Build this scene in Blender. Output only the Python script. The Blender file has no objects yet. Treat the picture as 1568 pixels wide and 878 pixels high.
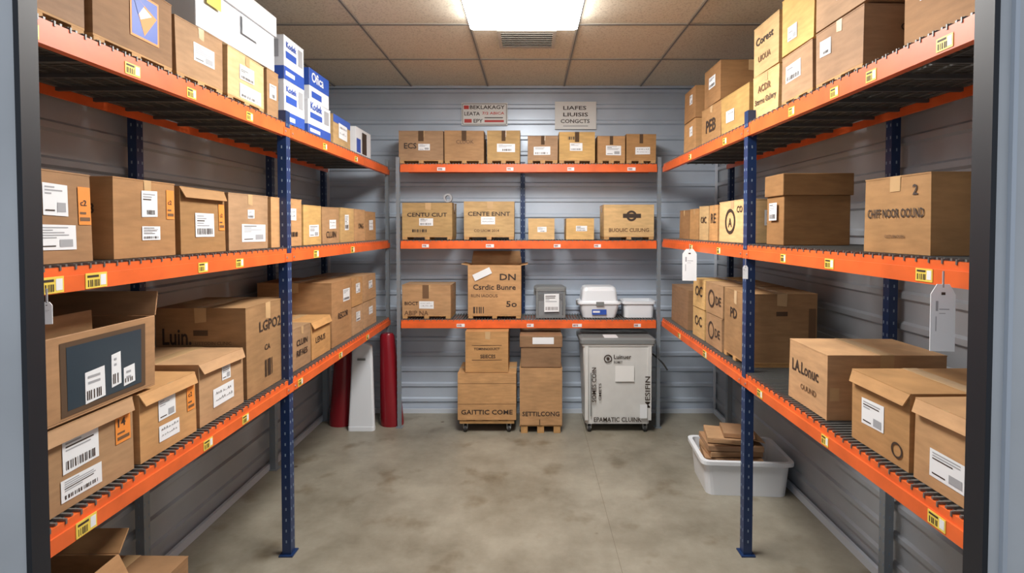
import bpy, math, random
from mathutils import Matrix, Vector
random.seed(7)
sc = bpy.context.scene
COL = sc.collection

# ------------------------------------------------------------------ materials
def newmat(name):
    m = bpy.data.materials.new(name); m.use_nodes = True
    nt = m.node_tree
    return m, nt, nt.nodes['Principled BSDF']

def simple(name, col, rough=0.5, metal=0.0, noise=0.0, nscale=12, bump=0.0, bscale=60, spec=None):
    m, nt, b = newmat(name)
    b.inputs['Base Color'].default_value = (*col, 1)
    b.inputs['Roughness'].default_value = rough
    b.inputs['Metallic'].default_value = metal
    if spec is not None: b.inputs['Specular IOR Level'].default_value = spec
    tc = nt.nodes.new('ShaderNodeTexCoord')
    if noise > 0:
        n = nt.nodes.new('ShaderNodeTexNoise'); n.inputs['Scale'].default_value = nscale
        n.inputs['Detail'].default_value = 5
        nt.links.new(tc.outputs['Object'], n.inputs['Vector'])
        r = nt.nodes.new('ShaderNodeValToRGB')
        r.color_ramp.elements[0].position = 0.3; r.color_ramp.elements[1].position = 0.7
        r.color_ramp.elements[0].color = (*[c*(1-noise) for c in col], 1)
        r.color_ramp.elements[1].color = (*[min(1, c*(1+noise)) for c in col], 1)
        nt.links.new(n.outputs['Fac'], r.inputs['Fac'])
        nt.links.new(r.outputs['Color'], b.inputs['Base Color'])
    if bump > 0:
        n2 = nt.nodes.new('ShaderNodeTexNoise'); n2.inputs['Scale'].default_value = bscale
        nt.links.new(tc.outputs['Object'], n2.inputs['Vector'])
        bp = nt.nodes.new('ShaderNodeBump'); bp.inputs['Strength'].default_value = bump
        bp.inputs['Distance'].default_value = 0.01
        nt.links.new(n2.outputs['Fac'], bp.inputs['Height'])
        nt.links.new(bp.outputs['Normal'], b.inputs['Normal'])
    return m

def cardboard_mat(name, col):
    m, nt, b = newmat(name)
    tc = nt.nodes.new('ShaderNodeTexCoord'); oi = nt.nodes.new('ShaderNodeObjectInfo')
    mp = nt.nodes.new('ShaderNodeMapping'); mp.inputs['Scale'].default_value = (6, 6, 30)
    nt.links.new(tc.outputs['Object'], mp.inputs['Vector'])
    n = nt.nodes.new('ShaderNodeTexNoise'); n.inputs['Scale'].default_value = 2; n.inputs['Detail'].default_value = 5
    nt.links.new(mp.outputs['Vector'], n.inputs['Vector'])
    n2 = nt.nodes.new('ShaderNodeTexNoise'); n2.noise_dimensions = '4D'; n2.inputs['Scale'].default_value = 7; n2.inputs['Detail'].default_value = 6
    nt.links.new(tc.outputs['Object'], n2.inputs['Vector'])
    mw = nt.nodes.new('ShaderNodeMath'); mw.operation = 'MULTIPLY'; mw.inputs[1].default_value = 50
    nt.links.new(oi.outputs['Random'], mw.inputs[0]); nt.links.new(mw.outputs[0], n2.inputs['W'])
    add = nt.nodes.new('ShaderNodeMath'); add.operation = 'ADD'
    nt.links.new(n.outputs['Fac'], add.inputs[0]); nt.links.new(n2.outputs['Fac'], add.inputs[1])
    mr = nt.nodes.new('ShaderNodeMapRange'); mr.inputs['From Min'].default_value = 0.65; mr.inputs['From Max'].default_value = 1.35
    mr.inputs['To Min'].default_value = 0.76; mr.inputs['To Max'].default_value = 1.14
    nt.links.new(add.outputs[0], mr.inputs['Value'])
    mr2 = nt.nodes.new('ShaderNodeMapRange'); mr2.inputs['To Min'].default_value = 0.72; mr2.inputs['To Max'].default_value = 1.14
    nt.links.new(oi.outputs['Random'], mr2.inputs['Value'])
    mul = nt.nodes.new('ShaderNodeMath'); mul.operation = 'MULTIPLY'
    nt.links.new(mr.outputs[0], mul.inputs[0]); nt.links.new(mr2.outputs[0], mul.inputs[1])
    fr = nt.nodes.new('ShaderNodeMath'); fr.operation = 'FRACT'
    nt.links.new(mw.outputs[0], fr.inputs[0])
    mr3 = nt.nodes.new('ShaderNodeMapRange'); mr3.inputs['To Min'].default_value = 0.86; mr3.inputs['To Max'].default_value = 1.06
    nt.links.new(fr.outputs[0], mr3.inputs['Value'])
    hs = nt.nodes.new('ShaderNodeHueSaturation'); hs.inputs['Color'].default_value = (*col, 1)
    nt.links.new(mul.outputs[0], hs.inputs['Value']); nt.links.new(mr3.outputs[0], hs.inputs['Saturation'])
    nt.links.new(hs.outputs['Color'], b.inputs['Base Color'])
    bp = nt.nodes.new('ShaderNodeBump'); bp.inputs['Strength'].default_value = 0.35; bp.inputs['Distance'].default_value = 0.01
    nt.links.new(n2.outputs['Fac'], bp.inputs['Height']); nt.links.new(bp.outputs['Normal'], b.inputs['Normal'])
    b.inputs['Roughness'].default_value = 0.65
    b.inputs['Specular IOR Level'].default_value = 0.3
    return m

CARD = cardboard_mat('cardboard', (0.48, 0.27, 0.12))
CARD2 = cardboard_mat('cardboard_dark', (0.37, 0.20, 0.09))
CARDY = cardboard_mat('cardboard_yellow', (0.60, 0.38, 0.15))
CARDIN = simple('cardboard_inner', (0.30, 0.17, 0.08), 0.8)
TAPE = simple('packing_tape', (0.56, 0.37, 0.19), 0.22, noise=0.08)
SEAM = simple('box_seam', (0.09, 0.05, 0.025), 0.9)
INK = simple('ink', (0.045, 0.028, 0.02), 0.6)
INKB = simple('ink_brown', (0.16, 0.085, 0.04), 0.6)
PAPER = simple('label_paper', (0.78, 0.80, 0.82), 0.45)
GREYP = simple('label_grey', (0.35, 0.36, 0.38), 0.5)
YEL = simple('label_yellow', (0.82, 0.62, 0.10), 0.4)
ORL = simple('label_orange', (0.80, 0.27, 0.05), 0.5)
REDL = simple('print_red', (0.55, 0.04, 0.03), 0.5)
BLUEP = simple('print_blue', (0.03, 0.09, 0.42), 0.4)
WHITEC = simple('white_carton', (0.72, 0.74, 0.77), 0.5, noise=0.03)
WOOD = simple('pallet_wood', (0.46, 0.26, 0.10), 0.7, noise=0.2, nscale=20)
ORANGE = simple('rack_orange', (0.74, 0.13, 0.028), 0.4, noise=0.15, nscale=9)
BLUE = simple('rack_blue', (0.012, 0.034, 0.11), 0.35, noise=0.1)
GREYPOST = simple('rack_grey', (0.27, 0.30, 0.33), 0.4, 0.4)
SLOT = simple('rack_slot', (0.22, 0.29, 0.38), 0.5)
WIRE = simple('deck_wire', (0.17, 0.175, 0.17), 0.45, 0.4)
WIRE2 = simple('deck_rib', (0.12, 0.125, 0.13), 0.5, 0.4)
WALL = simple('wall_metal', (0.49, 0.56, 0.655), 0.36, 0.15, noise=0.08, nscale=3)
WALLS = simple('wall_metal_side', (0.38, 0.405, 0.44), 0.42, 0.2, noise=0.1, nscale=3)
TRIM = simple('trim_metal', (0.62, 0.67, 0.74), 0.35, 0.15)
JAMB = simple('jamb_paint', (0.66, 0.68, 0.70), 0.45, noise=0.08, nscale=4)
SEAL = simple('door_seal', (0.012, 0.014, 0.02), 0.5)
PLW = simple('white_plastic', (0.76, 0.79, 0.83), 0.3)
PLG = simple('grey_plastic', (0.62, 0.62, 0.60), 0.4, noise=0.04)
PLD = simple('lid_grey', (0.19, 0.20, 0.20), 0.4)
RUB = simple('rubber', (0.03, 0.03, 0.03), 0.6)
STEEL = simple('steel', (0.5, 0.5, 0.5), 0.35, 0.8)
REDP = simple('red_plastic', (0.24, 0.010, 0.018), 0.22)
SCREEN = simple('dark_film', (0.035, 0.05, 0.065), 0.15)
TBAR = simple('ceiling_grid', (0.50, 0.46, 0.39), 0.5)
CANVAS = simple('sign_white', (0.78, 0.78, 0.76), 0.5)

SMOKE, nt, b = newmat('smoke_plastic')
b.inputs['Base Color'].default_value = (0.30, 0.31, 0.32, 1); b.inputs['Roughness'].default_value = 0.12
b.inputs['Alpha'].default_value = 0.5

# ceiling tile
CEIL, nt, b = newmat('ceiling_tile')
tc = nt.nodes.new('ShaderNodeTexCoord')
n = nt.nodes.new('ShaderNodeTexNoise'); n.inputs['Scale'].default_value = 110; n.inputs['Detail'].default_value = 3
nt.links.new(tc.outputs['Object'], n.inputs['Vector'])
r = nt.nodes.new('ShaderNodeValToRGB'); r.color_ramp.elements[0].position = 0.33; r.color_ramp.elements[1].position = 0.5
r.color_ramp.elements[0].color = (0.56, 0.50, 0.39, 1); r.color_ramp.elements[1].color = (0.74, 0.68, 0.55, 1)
nt.links.new(n.outputs['Fac'], r.inputs['Fac']); nt.links.new(r.outputs['Color'], b.inputs['Base Color'])
bp = nt.nodes.new('ShaderNodeBump'); bp.inputs['Strength'].default_value = 0.25; bp.inputs['Distance'].default_value = 0.003
nt.links.new(n.outputs['Fac'], bp.inputs['Height']); nt.links.new(bp.outputs['Normal'], b.inputs['Normal'])
b.inputs['Roughness'].default_value = 0.85

# concrete floor
FLOOR, nt, b = newmat('concrete_floor')
tc = nt.nodes.new('ShaderNodeTexCoord')
n = nt.nodes.new('ShaderNodeTexNoise'); n.inputs['Scale'].default_value = 1.9; n.inputs['Detail'].default_value = 10; n.inputs['Roughness'].default_value = 0.68
nt.links.new(tc.outputs['Object'], n.inputs['Vector'])
r = nt.nodes.new('ShaderNodeValToRGB'); r.color_ramp.elements[0].position = 0.32; r.color_ramp.elements[1].position = 0.68
r.color_ramp.elements[0].color = (0.170, 0.150, 0.110, 1); r.color_ramp.elements[1].color = (0.345, 0.318, 0.255, 1)
nt.links.new(n.outputs['Fac'], r.inputs['Fac'])
v = nt.nodes.new('ShaderNodeTexNoise'); v.inputs['Scale'].default_value = 4.3; v.inputs['Detail'].default_value = 4
nt.links.new(tc.outputs['Object'], v.inputs['Vector'])
r2 = nt.nodes.new('ShaderNodeValToRGB'); r2.color_ramp.elements[0].position = 0.58; r2.color_ramp.elements[1].position = 0.74
r2.color_ramp.elements[0].color = (1, 1, 1, 1); r2.color_ramp.elements[1].color = (0.60, 0.53, 0.44, 1)
nt.links.new(v.outputs['Fac'], r2.inputs['Fac'])
mx = nt.nodes.new('ShaderNodeMix'); mx.data_type = 'RGBA'; mx.blend_type = 'MULTIPLY'; mx.inputs[0].default_value = 1
nt.links.new(r.outputs['Color'], mx.inputs[6]); nt.links.new(r2.outputs['Color'], mx.inputs[7])
v3 = nt.nodes.new('ShaderNodeTexVoronoi'); v3.inputs['Scale'].default_value = 2.3
nt.links.new(tc.outputs['Object'], v3.inputs['Vector'])
r3 = nt.nodes.new('ShaderNodeValToRGB'); r3.color_ramp.elements[0].position = 0.022; r3.color_ramp.elements[1].position = 0.04
r3.color_ramp.elements[0].color = (0.4, 0.3, 0.22, 1); r3.color_ramp.elements[1].color = (1, 1, 1, 1)
nt.links.new(v3.outputs['Distance'], r3.inputs['Fac'])
mx2 = nt.nodes.new('ShaderNodeMix'); mx2.data_type = 'RGBA'; mx2.blend_type = 'MULTIPLY'; mx2.inputs[0].default_value = 1
nt.links.new(mx.outputs[2], mx2.inputs[6]); nt.links.new(r3.outputs['Color'], mx2.inputs[7])
nt.links.new(mx2.outputs[2], b.inputs['Base Color'])
rr_ = nt.nodes.new('ShaderNodeMapRange'); rr_.inputs['To Min'].default_value = 0.26; rr_.inputs['To Max'].default_value = 0.55
nt.links.new(n.outputs['Fac'], rr_.inputs['Value']); nt.links.new(rr_.outputs[0], b.inputs['Roughness'])
JOINT = simple('floor_joint', (0.17, 0.145, 0.105), 0.7)

EMIT, nt, b = newmat('lamp_diffuser')
b.inputs['Base Color'].default_value = (0.9, 0.9, 0.9, 1)
b.inputs['Emission Color'].default_value = (1, 0.98, 0.95, 1)
b.inputs['Emission Strength'].default_value = 20

# ------------------------------------------------------------------ mesh builder
_tc = {}
def text_mesh(s):
    if s in _tc: return _tc[s]
    cu = bpy.data.curves.new('t', 'FONT'); cu.body = s; cu.size = 1; cu.resolution_u = 2
    cu.offset = 0.018
    ob = bpy.data.objects.new('t', cu); COL.objects.link(ob)
    dg = bpy.context.evaluated_depsgraph_get(); dg.update()
    me = bpy.data.meshes.new_from_object(ob.evaluated_get(dg))
    vs = [tuple(q.co) for q in me.vertices]; fs = [tuple(p.vertices) for p in me.polygons]
    xs = [q[0] for q in vs] or [0, 1]; ys = [q[1] for q in vs] or [0, 1]
    bb = (min(xs), max(xs), min(ys), max(ys))
    bpy.data.objects.remove(ob); bpy.data.curves.remove(cu); bpy.data.meshes.remove(me)
    _tc[s] = (vs, fs, bb); return _tc[s]

class MB:
    def __init__(s):
        s.v = []; s.f = []; s.m = []; s.sm = []; s.mats = []
    def mi(s, mat):
        if mat not in s.mats: s.mats.append(mat)
        return s.mats.index(mat)
    def add(s, vs, fs, mat, M=None, smooth=False):
        o = len(s.v); k = s.mi(mat)
        for p in vs:
            p = Vector(p)
            s.v.append(tuple(M @ p) if M is not None else tuple(p))
        for f in fs:
            s.f.append(tuple(i+o for i in f)); s.m.append(k); s.sm.append(smooth)
    def box(s, x0, x1, y0, y1, z0, z1, mat, M=None):
        vs = [(x0,y0,z0),(x1,y0,z0),(x1,y1,z0),(x0,y1,z0),(x0,y0,z1),(x1,y0,z1),(x1,y1,z1),(x0,y1,z1)]
        fs = [(0,3,2,1),(4,5,6,7),(0,1,5,4),(1,2,6,5),(2,3,7,6),(3,0,4,7)]
        s.add(vs, fs, mat, M)
    def loft(s, rings, mat, c0=True, c1=True, smooth=True, M=None):
        n = len(rings[0]); vs = [p for r in rings for p in r]; fs = []
        for i in range(len(rings)-1):
            for j in range(n):
                fs.append((i*n+j, i*n+(j+1) % n, (i+1)*n+(j+1) % n, (i+1)*n+j))
        s.add(vs, fs, mat, M, smooth)
        if c0: s.add(rings[0], [tuple(reversed(range(n)))], mat, M)
        if c1: s.add(rings[-1], [tuple(range(n))], mat, M)
    def cyl(s, c, r, h, axis, mat, n=20, M=None, r2=None):
        r2 = r if r2 is None else r2
        def ring(rad, t):
            out = []
            for i in range(n):
                a = 2*math.pi*i/n; p = (rad*math.cos(a), rad*math.sin(a), t)
                if axis == 'x': p = (p[2], p[0], p[1])
                elif axis == 'y': p = (p[1], p[2], p[0])
                out.append((c[0]+p[0], c[1]+p[1], c[2]+p[2]))
            return out
        s.loft([ring(r, -h/2), ring(r2, h/2)], mat, M=M)
    def slump(s, w, d, h, amp):
        """wear: shift the upper corners of a carton by a few millimetres"""
        rg = random.Random(int(w*1e4+d*1e3+h*1e5)+len(s.v))
        off = {(i, j): Vector((rg.uniform(-amp, amp)*.7, rg.uniform(-amp*.5, amp), rg.uniform(-amp, 0))) for i in (0, 1) for j in (0, 1)}
        out = []
        for p in s.v:
            a = min(1.1, max(-.1, p[0]/w+.5)); b_ = min(1.1, max(-.1, p[1]/d+.5)); t = min(1.0, max(0, p[2]/h))
            q = off[(0,0)]*(1-a)*(1-b_)+off[(1,0)]*a*(1-b_)+off[(0,1)]*(1-a)*b_+off[(1,1)]*a*b_
            out.append(tuple(Vector(p)+q*t))
        s.v = out
    def obj(s, name, loc=(0,0,0), rot=0, parent=None, bevel=0, tilt=None):
        me = bpy.data.meshes.new(name); me.from_pydata(s.v, [], s.f)
        for m in s.mats: me.materials.append(m)
        for i, p in enumerate(me.polygons):
            p.material_index = s.m[i]; p.use_smooth = s.sm[i]
        me.update()
        ob = bpy.data.objects.new(name, me); COL.objects.link(ob)
        ob.location = loc; ob.rotation_euler = (tilt[0] if tilt else 0, tilt[1] if tilt else 0, math.radians(rot))
        if parent: ob.parent = parent
        if bevel:
            md = ob.modifiers.new('bevel', 'BEVEL'); md.width = bevel; md.segments = 2; md.limit_method = 'ANGLE'
            md.angle_limit = math.radians(50)
        return ob

def rr(hw, hd, z, r=0.02, n=4, cx=0, cy=0):
    pts = []
    for (sx, sy, a0) in ((1, 1, 0), (-1, 1, 90), (-1, -1, 180), (1, -1, 270)):
        for i in range(n+1):
            a = math.radians(a0 + 90*i/n)
            pts.append((cx+sx*(hw-r)+r*math.cos(a), cy+sy*(hd-r)+r*math.sin(a), z))
    return pts

class Panel:
    """drawing on one face of a box of size w,d,h centred on x,y"""
    def __init__(s, mb, face, w, d, h):
        s.mb = mb
        if face == 'F': s.o, s.u, s.vv, s.n, s.W, s.H = Vector((-w/2,-d/2,0)), Vector((1,0,0)), Vector((0,0,1)), Vector((0,-1,0)), w, h
        if face == 'L': s.o, s.u, s.vv, s.n, s.W, s.H = Vector((-w/2,d/2,0)), Vector((0,-1,0)), Vector((0,0,1)), Vector((-1,0,0)), d, h
        if face == 'R': s.o, s.u, s.vv, s.n, s.W, s.H = Vector((w/2,-d/2,0)), Vector((0,1,0)), Vector((0,0,1)), Vector((1,0,0)), d, h
        if face == 'T': s.o, s.u, s.vv, s.n, s.W, s.H = Vector((-w/2,-d/2,h)), Vector((1,0,0)), Vector((0,1,0)), Vector((0,0,1)), w, d
    def pt(s, a, b, off): return s.o + s.u*a*s.W + s.vv*b*s.H + s.n*off
    def rect(s, a0, b0, a1, b1, mat, off=0.0015):
        s.mb.add([s.pt(a0,b0,off), s.pt(a1,b0,off), s.pt(a1,b1,off), s.pt(a0,b1,off)], [(0,1,2,3)], mat)
    def poly(s, pts, mat, off=0.002):
        s.mb.add([s.pt(a,b,off) for a,b in pts], [tuple(range(len(pts)))], mat)
    def text(s, t, a, b, wfrac, mat=None, off=0.0022, hfrac=None, rot=False):
        vs, fs, bb = text_mesh(t)
        tw = bb[1]-bb[0]; th = bb[3]-bb[2]
        if not rot:
            k = wfrac*s.W/tw
            ky = k if hfrac is None else hfrac*s.H/th
            out = [s.o + s.u*(a*s.W + (p[0]-bb[0])*k) + s.vv*(b*s.H + (p[1]-bb[2])*ky) + s.n*off for p in vs]
        else:
            k = wfrac*s.H/tw
            ky = k if hfrac is None else hfrac*s.W/th
            out = [s.o + s.u*(a*s.W + (-(p[1]-bb[2]))*ky) + s.vv*(b*s.H + (p[0]-bb[0])*k) + s.n*off for p in vs]
        s.mb.add(out, fs, mat or INK)
    def label(s, a0, b0, a1, b1, seed=0, mat=None):
        rg = random.Random(seed)
        dw, dh = a1-a0, b1-b0
        sl = rg.uniform(-.05, .05)*dh; kind = rg.choice((0, 1, 2, 0, 3, 1))
        s.poly([(a0,b0),(a1,b0+sl),(a1,b1+sl),(a0,b1)], mat or PAPER, 0.0016)
        if kind == 3:
            for k in range(2):
                y = b0+dh*(.66-.36*k); x = a0+dw*.1
                while x < a0+dw*.85:
                    st = dw*rg.uniform(.03, .07); h1 = dh*rg.uniform(.04, .16)
                    s.poly([(x,y),(x+dw*.02,y),(x+st+dw*.02,y+h1),(x+st,y+h1)], INK, .0022)
                    s.poly([(x+st,y+h1),(x+st+dw*.02,y+h1),(x+st+dw*.03,y),(x+st+dw*.015,y)], INK, .0023)
                    x += st+dw*rg.uniform(.03, .08)
            return
        y = 0.9
        for i in range(rg.choice((3, 4, 5))):
            l = rg.uniform(0.25, 0.8)
            s.rect(a0+dw*0.08, b0+dh*(y-0.045), a0+dw*(0.08+l), b0+dh*y, GREYP if rg.random() < .7 else INK, 0.0022); y -= 0.1
        if kind == 0:
            s.rect(a0+dw*.55, b0+dh*.1, a0+dw*.9, b0+dh*.4, GREYP, .0022)
            s.rect(a0+dw*.08, b0+dh*.12, a0+dw*.45, b0+dh*.17, INK, .0022)
            return
        x = 0.08 if kind == 1 else 0.3; top = rg.choice((0.28, 0.36)); x1 = .88 if kind == 1 else .8
        while x < x1:
            bw = rg.choice((0.012, 0.02, 0.035))
            s.rect(a0+dw*x, b0+dh*0.1, a0+dw*(x+bw), b0+dh*top, INK, 0.0022); x += bw+rg.choice((0.015, 0.025, 0.04))
    def ring(s, a, b, rad, mat=None, t=0.25, off=0.0022):
        n = 24; vs = []
        for i in range(n):
            an = 2*math.pi*i/n
            for q in (rad, rad*(1-t)):
                vs.append(s.o + s.u*(a*s.W+q*math.cos(an)) + s.vv*(b*s.H+q*math.sin(an)) + s.n*off)
        s.mb.add(vs, [(2*i, 2*i+1, (2*i+3) % (2*n), (2*i+2) % (2*n)) for i in range(n)], mat or INK)

def flap(mb, hinge, along, out, length, depth, ang, mat):
    hinge = Vector(hinge); al = Vector(along); o = Vector(out)
    d = o*math.cos(math.radians(ang)) + Vector((0,0,1))*math.sin(math.radians(ang))
    nn = al.cross(d).normalized()*0.004
    p = [hinge, hinge+al*length, hinge+al*(length*0.97)+d*depth, hinge+al*(length*0.03)+d*depth]
    vs = p + [q+nn for q in p]
    mb.add(vs, [(0,3,2,1),(4,5,6,7),(0,1,5,4),(1,2,6,5),(2,3,7,6),(3,0,4,7)], mat)

def carton(mb, w, d, h, mat, open_=False, tape=True, flaps=(30, 60, 20, 50), lid=False, pallet=False, z0=0.0, tapemat=None, frontlip=False):
    tapemat = tapemat or TAPE
    if pallet:
        for k in (-1, 0, 1):
            mb.box(k*(w/2-0.02)-0.018, k*(w/2-0.02)+0.018, -d/2, d/2, 0, 0.018, WOOD)
        mb.box(-w/2, w/2, -d/2, d/2, 0.018, 0.024, WOOD)
        z0 += 0.024
    if lid:
        lh = min(0.09, h*0.36)
        mb.box(-w/2+0.008, w/2-0.008, -d/2+0.008, d/2-0.008, z0, h-lh, mat)
        mb.box(-w/2, w/2, -d/2, d/2, h-lh, h, mat)
        return
    if open_:
        t = 0.005
        mb.box(-w/2, w/2, -d/2, d/2, z0, z0+t, mat)
        mb.box(-w/2, w/2, -d/2, -d/2+t, z0+t, h, mat); mb.box(-w/2, w/2, d/2-t, d/2, z0+t, h, mat)
        mb.box(-w/2, -w/2+t, -d/2+t, d/2-t, z0+t, h, mat); mb.box(w/2-t, w/2, -d/2+t, d/2-t, z0+t, h, mat)
        mb.box(-w/2+t, w/2-t, -d/2+t, d/2-t, h*0.72, h*0.74, CARDIN)
        fl = min(d, w)*0.42
        fr, ba, le, ri = flaps
        if fr is not None: flap(mb, (-w/2,-d/2,h), (1,0,0), (0,-1,0), w, fl*0.8, fr, mat)
        if ba is not None: flap(mb, (w/2,d/2,h), (-1,0,0), (0,1,0), w, fl, ba, mat)
        if le is not None: flap(mb, (-w/2,d/2,h), (0,-1,0), (-1,0,0), d, fl*0.5, le, mat)
        if ri is not None: flap(mb, (w/2,-d/2,h), (0,1,0), (1,0,0), d, fl*0.5, ri, mat)
        return
    t = 0.004
    mb.box(-w/2, w/2, -d/2, d/2, z0, h-t, mat)
    mb.box(-w/2-0.001, w/2+0.001, -d/2-0.001, -0.0015, h-t, h, mat)
    mb.box(-w/2-0.001, w/2+0.001, 0.0015, d/2+0.001, h-t, h, mat)
    mb.add([(-w/2, -0.0015, h-t+0.0003), (w/2, -0.0015, h-t+0.0003), (w/2, 0.0015, h-t+0.0003), (-w/2, 0.0015, h-t+0.0003)], [(0,1,2,3)], SEAM)
    if frontlip:
        flap(mb, (-w/2, -d/2-0.001, h-0.003), (1,0,0), (0,-1,0), w, 0.036, -66, mat)
    if tape:
        tw = 0.024
        mb.box(-w/2-0.0018, w/2+0.0018, -tw, tw, h, h+0.0008, tapemat)
        for sx in (-1, 1):
            x = sx*(w/2+0.0018)
            mb.add([(x,-tw,h), (x,tw,h), (x,tw*.9,h-0.06), (x,-tw,h-0.055)], [(0,1,2,3)] if sx < 0 else [(3,2,1,0)], tapemat)

def finish(mb, name, w, d, h, side, y0, z, x=None, jit=0.6, bevel=0.003):
    j = random.uniform(-jit, jit)
    if side == 'L':
        x = -1.128 if x is None else x
        return mb.obj(name, (x-d/2, y0+w/2, z), 90+j, bevel=bevel)
    if side == 'R':
        x = 1.01 if x is None else x
        return mb.obj(name, (x+d/2, y0+w/2, z), -90+j, bevel=bevel)
    return mb.obj(name, (x+w/2, y0+d/2, z), j, bevel=bevel)

def cbox(side, y0, y1, z, h, d=0.36, mat=None, art=None, x=None, name='cardboard_box', jit=0.9, x1=None, **kw):
    """side L/R: y0..y1 extent along the rack. side B: x..x1 extent, y0 front."""
    w = (x1-x) if side == 'B' else (y1-y0)
    mb = MB(); mat = mat or CARD
    carton(mb, w, d, h, mat, **kw)
    if not kw.get('lid') and not kw.get('open_') and mat in (CARD, CARD2, CARDY):
        P = Panel(mb, 'F', w, d, h); q = random.random()
        if q < .45: P.poly([(.46,1),(.58,1),(.575,.80),(.465,.82)], TAPE, .0012)
        if random.random() < .4:
            for fc in ('L', 'R'):
                P = Panel(mb, fc, w, d, h); P.rect(.42,.70,.58,.76, SEAM, .0012)
    if art:
        for a in (art if isinstance(art, (list, tuple)) else [art]): a(mb, w, d, h, random.randint(0, 9999))
    if mat in (CARD, CARD2, CARDY): mb.slump(w, d, h, 0.004 if side != 'B' else 0.0025)
    return finish(mb, name, w, d, h, side, y0, z+0.001, x, jit)

def T_(face, s, a, b, wf, mat=None, hf=None, rot=False):
    return lambda mb, w, d, h, sd: Panel(mb, face, w, d, h).text(s, a, b, wf, mat, hfrac=hf, rot=rot)
def Lb(face, a0, b0, a1, b1, mat=None):
    return lambda mb, w, d, h, sd: Panel(mb, face, w, d, h).label(a0, b0, a1, b1, sd, mat)
def Rc(face, a0, b0, a1, b1, mat, off=0.0014):
    return lambda mb, w, d, h, sd: Panel(mb, face, w, d, h).rect(a0, b0, a1, b1, mat, off)
def Ri(face, a, b, rad, mat=None, t=0.25):
    return lambda mb, w, d, h, sd: Panel(mb, face, w, d, h).ring(a, b, rad, mat, t)
def Bars(face, a0, b0, a1, b1):
    def f(mb, w, d, h, sd):
        P = Panel(mb, face, w, d, h); rg = random.Random(sd); x = a0
        while x < a1:
            bw = rg.choice((0.012, 0.02, 0.035)); P.rect(x, b0, min(x+bw, a1), b1, INK, 0.0022); x += bw+rg.choice((0.012, 0.025))
    return f
def OrangeTag(a0=0.78, b0=0.45, a1=0.97, b1=0.9):
    def f(mb, w, d, h, sd):
        P = Panel(mb, 'F', w, d, h); P.rect(a0, b0, a1, b1, ORL, 0.0016)
        P.text(('12','c2','45','14')[sd % 4], a0+0.16*(a1-a0), b0+0.5*(b1-b0), (a1-a0)*0.5, INK, off=0.0024)
        P.rect(a0+0.1*(a1-a0), b0+0.1*(b1-b0), a0+0.9*(a1-a0), b0+0.2*(b1-b0), INKB, 0.0022)
        P.rect(a0+0.1*(a1-a0), b0+0.28*(b1-b0), a0+0.6*(a1-a0), b0+0.34*(b1-b0), INKB, 0.0022)
    return f

# ------------------------------------------------------------------ room
XL, XR, YB, YF, ZC = -1.645, 1.515, 4.24, 0.93, 2.64
def corrugated(name, length, height, mat, loc, rot):
    prof = []; z = 0.0; per = 0.125
    while z < height-1e-4:
        for dz, dd in ((0, 0), (0.082, 0), (0.092, 0.013), (0.114, 0.013), (0.124, 0.0)):
            if z+dz <= height: prof.append((z+dz, dd))
        z += per
    prof.append((height, 0))
    mb = MB(); vs = []; fs = []
    for (zz, dd) in prof: vs += [(0, -dd, zz), (length, -dd, zz)]
    n = len(prof)
    for i in range(n-1): fs.append((2*i, 2*i+1, 2*i+3, 2*i+2))
    vs += [(0, 0.05, 0), (length, 0.05, 0), (length, 0.05, height), (0, 0.05, height)]
    k = 2*n
    fs.append((k+1, k, k+3, k+2)); fs.append((0, k, k+1, 1)); fs.append((2*n-2, 2*n-1, k+2, k+3))
    mb.add(vs, fs, mat)
    return mb.obj(name, loc, rot)
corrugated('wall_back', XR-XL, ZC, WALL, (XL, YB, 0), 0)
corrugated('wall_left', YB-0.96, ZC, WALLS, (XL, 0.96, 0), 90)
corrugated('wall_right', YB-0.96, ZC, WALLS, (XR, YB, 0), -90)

mb = MB(); mb.box(-3, 3, -2.5, 4.4, -0.1, 0, FLOOR); mb.box(0.40, 0.402, -2.5, 4.2, 0.0, 0.0004, JOINT); mb.obj('floor')
mb = MB(); mb.box(XL-0.05, XR+0.05, 0.93, YB+0.05, ZC, ZC+0.08, CEIL); mb.obj('ceiling')
mb = MB()
gx = [-1.56, -0.95, -0.34, 0.27, 0.88, 1.49]; gy = [1.12, 1.73, 2.34, 2.95, 3.55]
for x in gx:
    mb.box(x-0.012, x+0.012, 0.97, YB-0.015, ZC-0.004, ZC-.001, TBAR); mb.box(x-0.003, x+0.003, 0.97, YB-0.015, ZC-0.008, ZC-.004, WIRE)
for y in gy: mb.box(XL+0.015, XR-0.015, y-0.012, y+0.012, ZC-0.005, ZC-.001, TBAR); mb.box(XL+0.015, XR-0.015, y-0.003, y+0.003, ZC-0.008, ZC-.005, WIRE)
mb.obj('trim_ceiling_grid')
mb = MB()
mb.box(XL+0.013, XR-0.013, YB-0.03, YB-0.013, ZC-0.02, ZC-0.001, WALL)
mb.obj('trim_1')
mb = MB(); mb.box(XL+0.02, XR-0.02, YB-0.028, YB-0.013, 0.0, 0.035, TRIM); mb.obj('baseboard_back')
mb = MB(); mb.box(XL+0.013, XL+0.03, 0.97, YB-0.03, 0.0, 0.04, TRIM); mb.obj('baseboard_left')
mb = MB(); mb.box(XR-0.03, XR-0.013, 0.97, YB-0.03, 0.0, 0.04, TRIM); mb.obj('baseboard_right')
mb = MB(); mb.box(XL+0.013, XL+0.03, YB-0.03, YB-0.013, 0.04, ZC-0.04, TRIM); mb.obj('trim_2')
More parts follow.
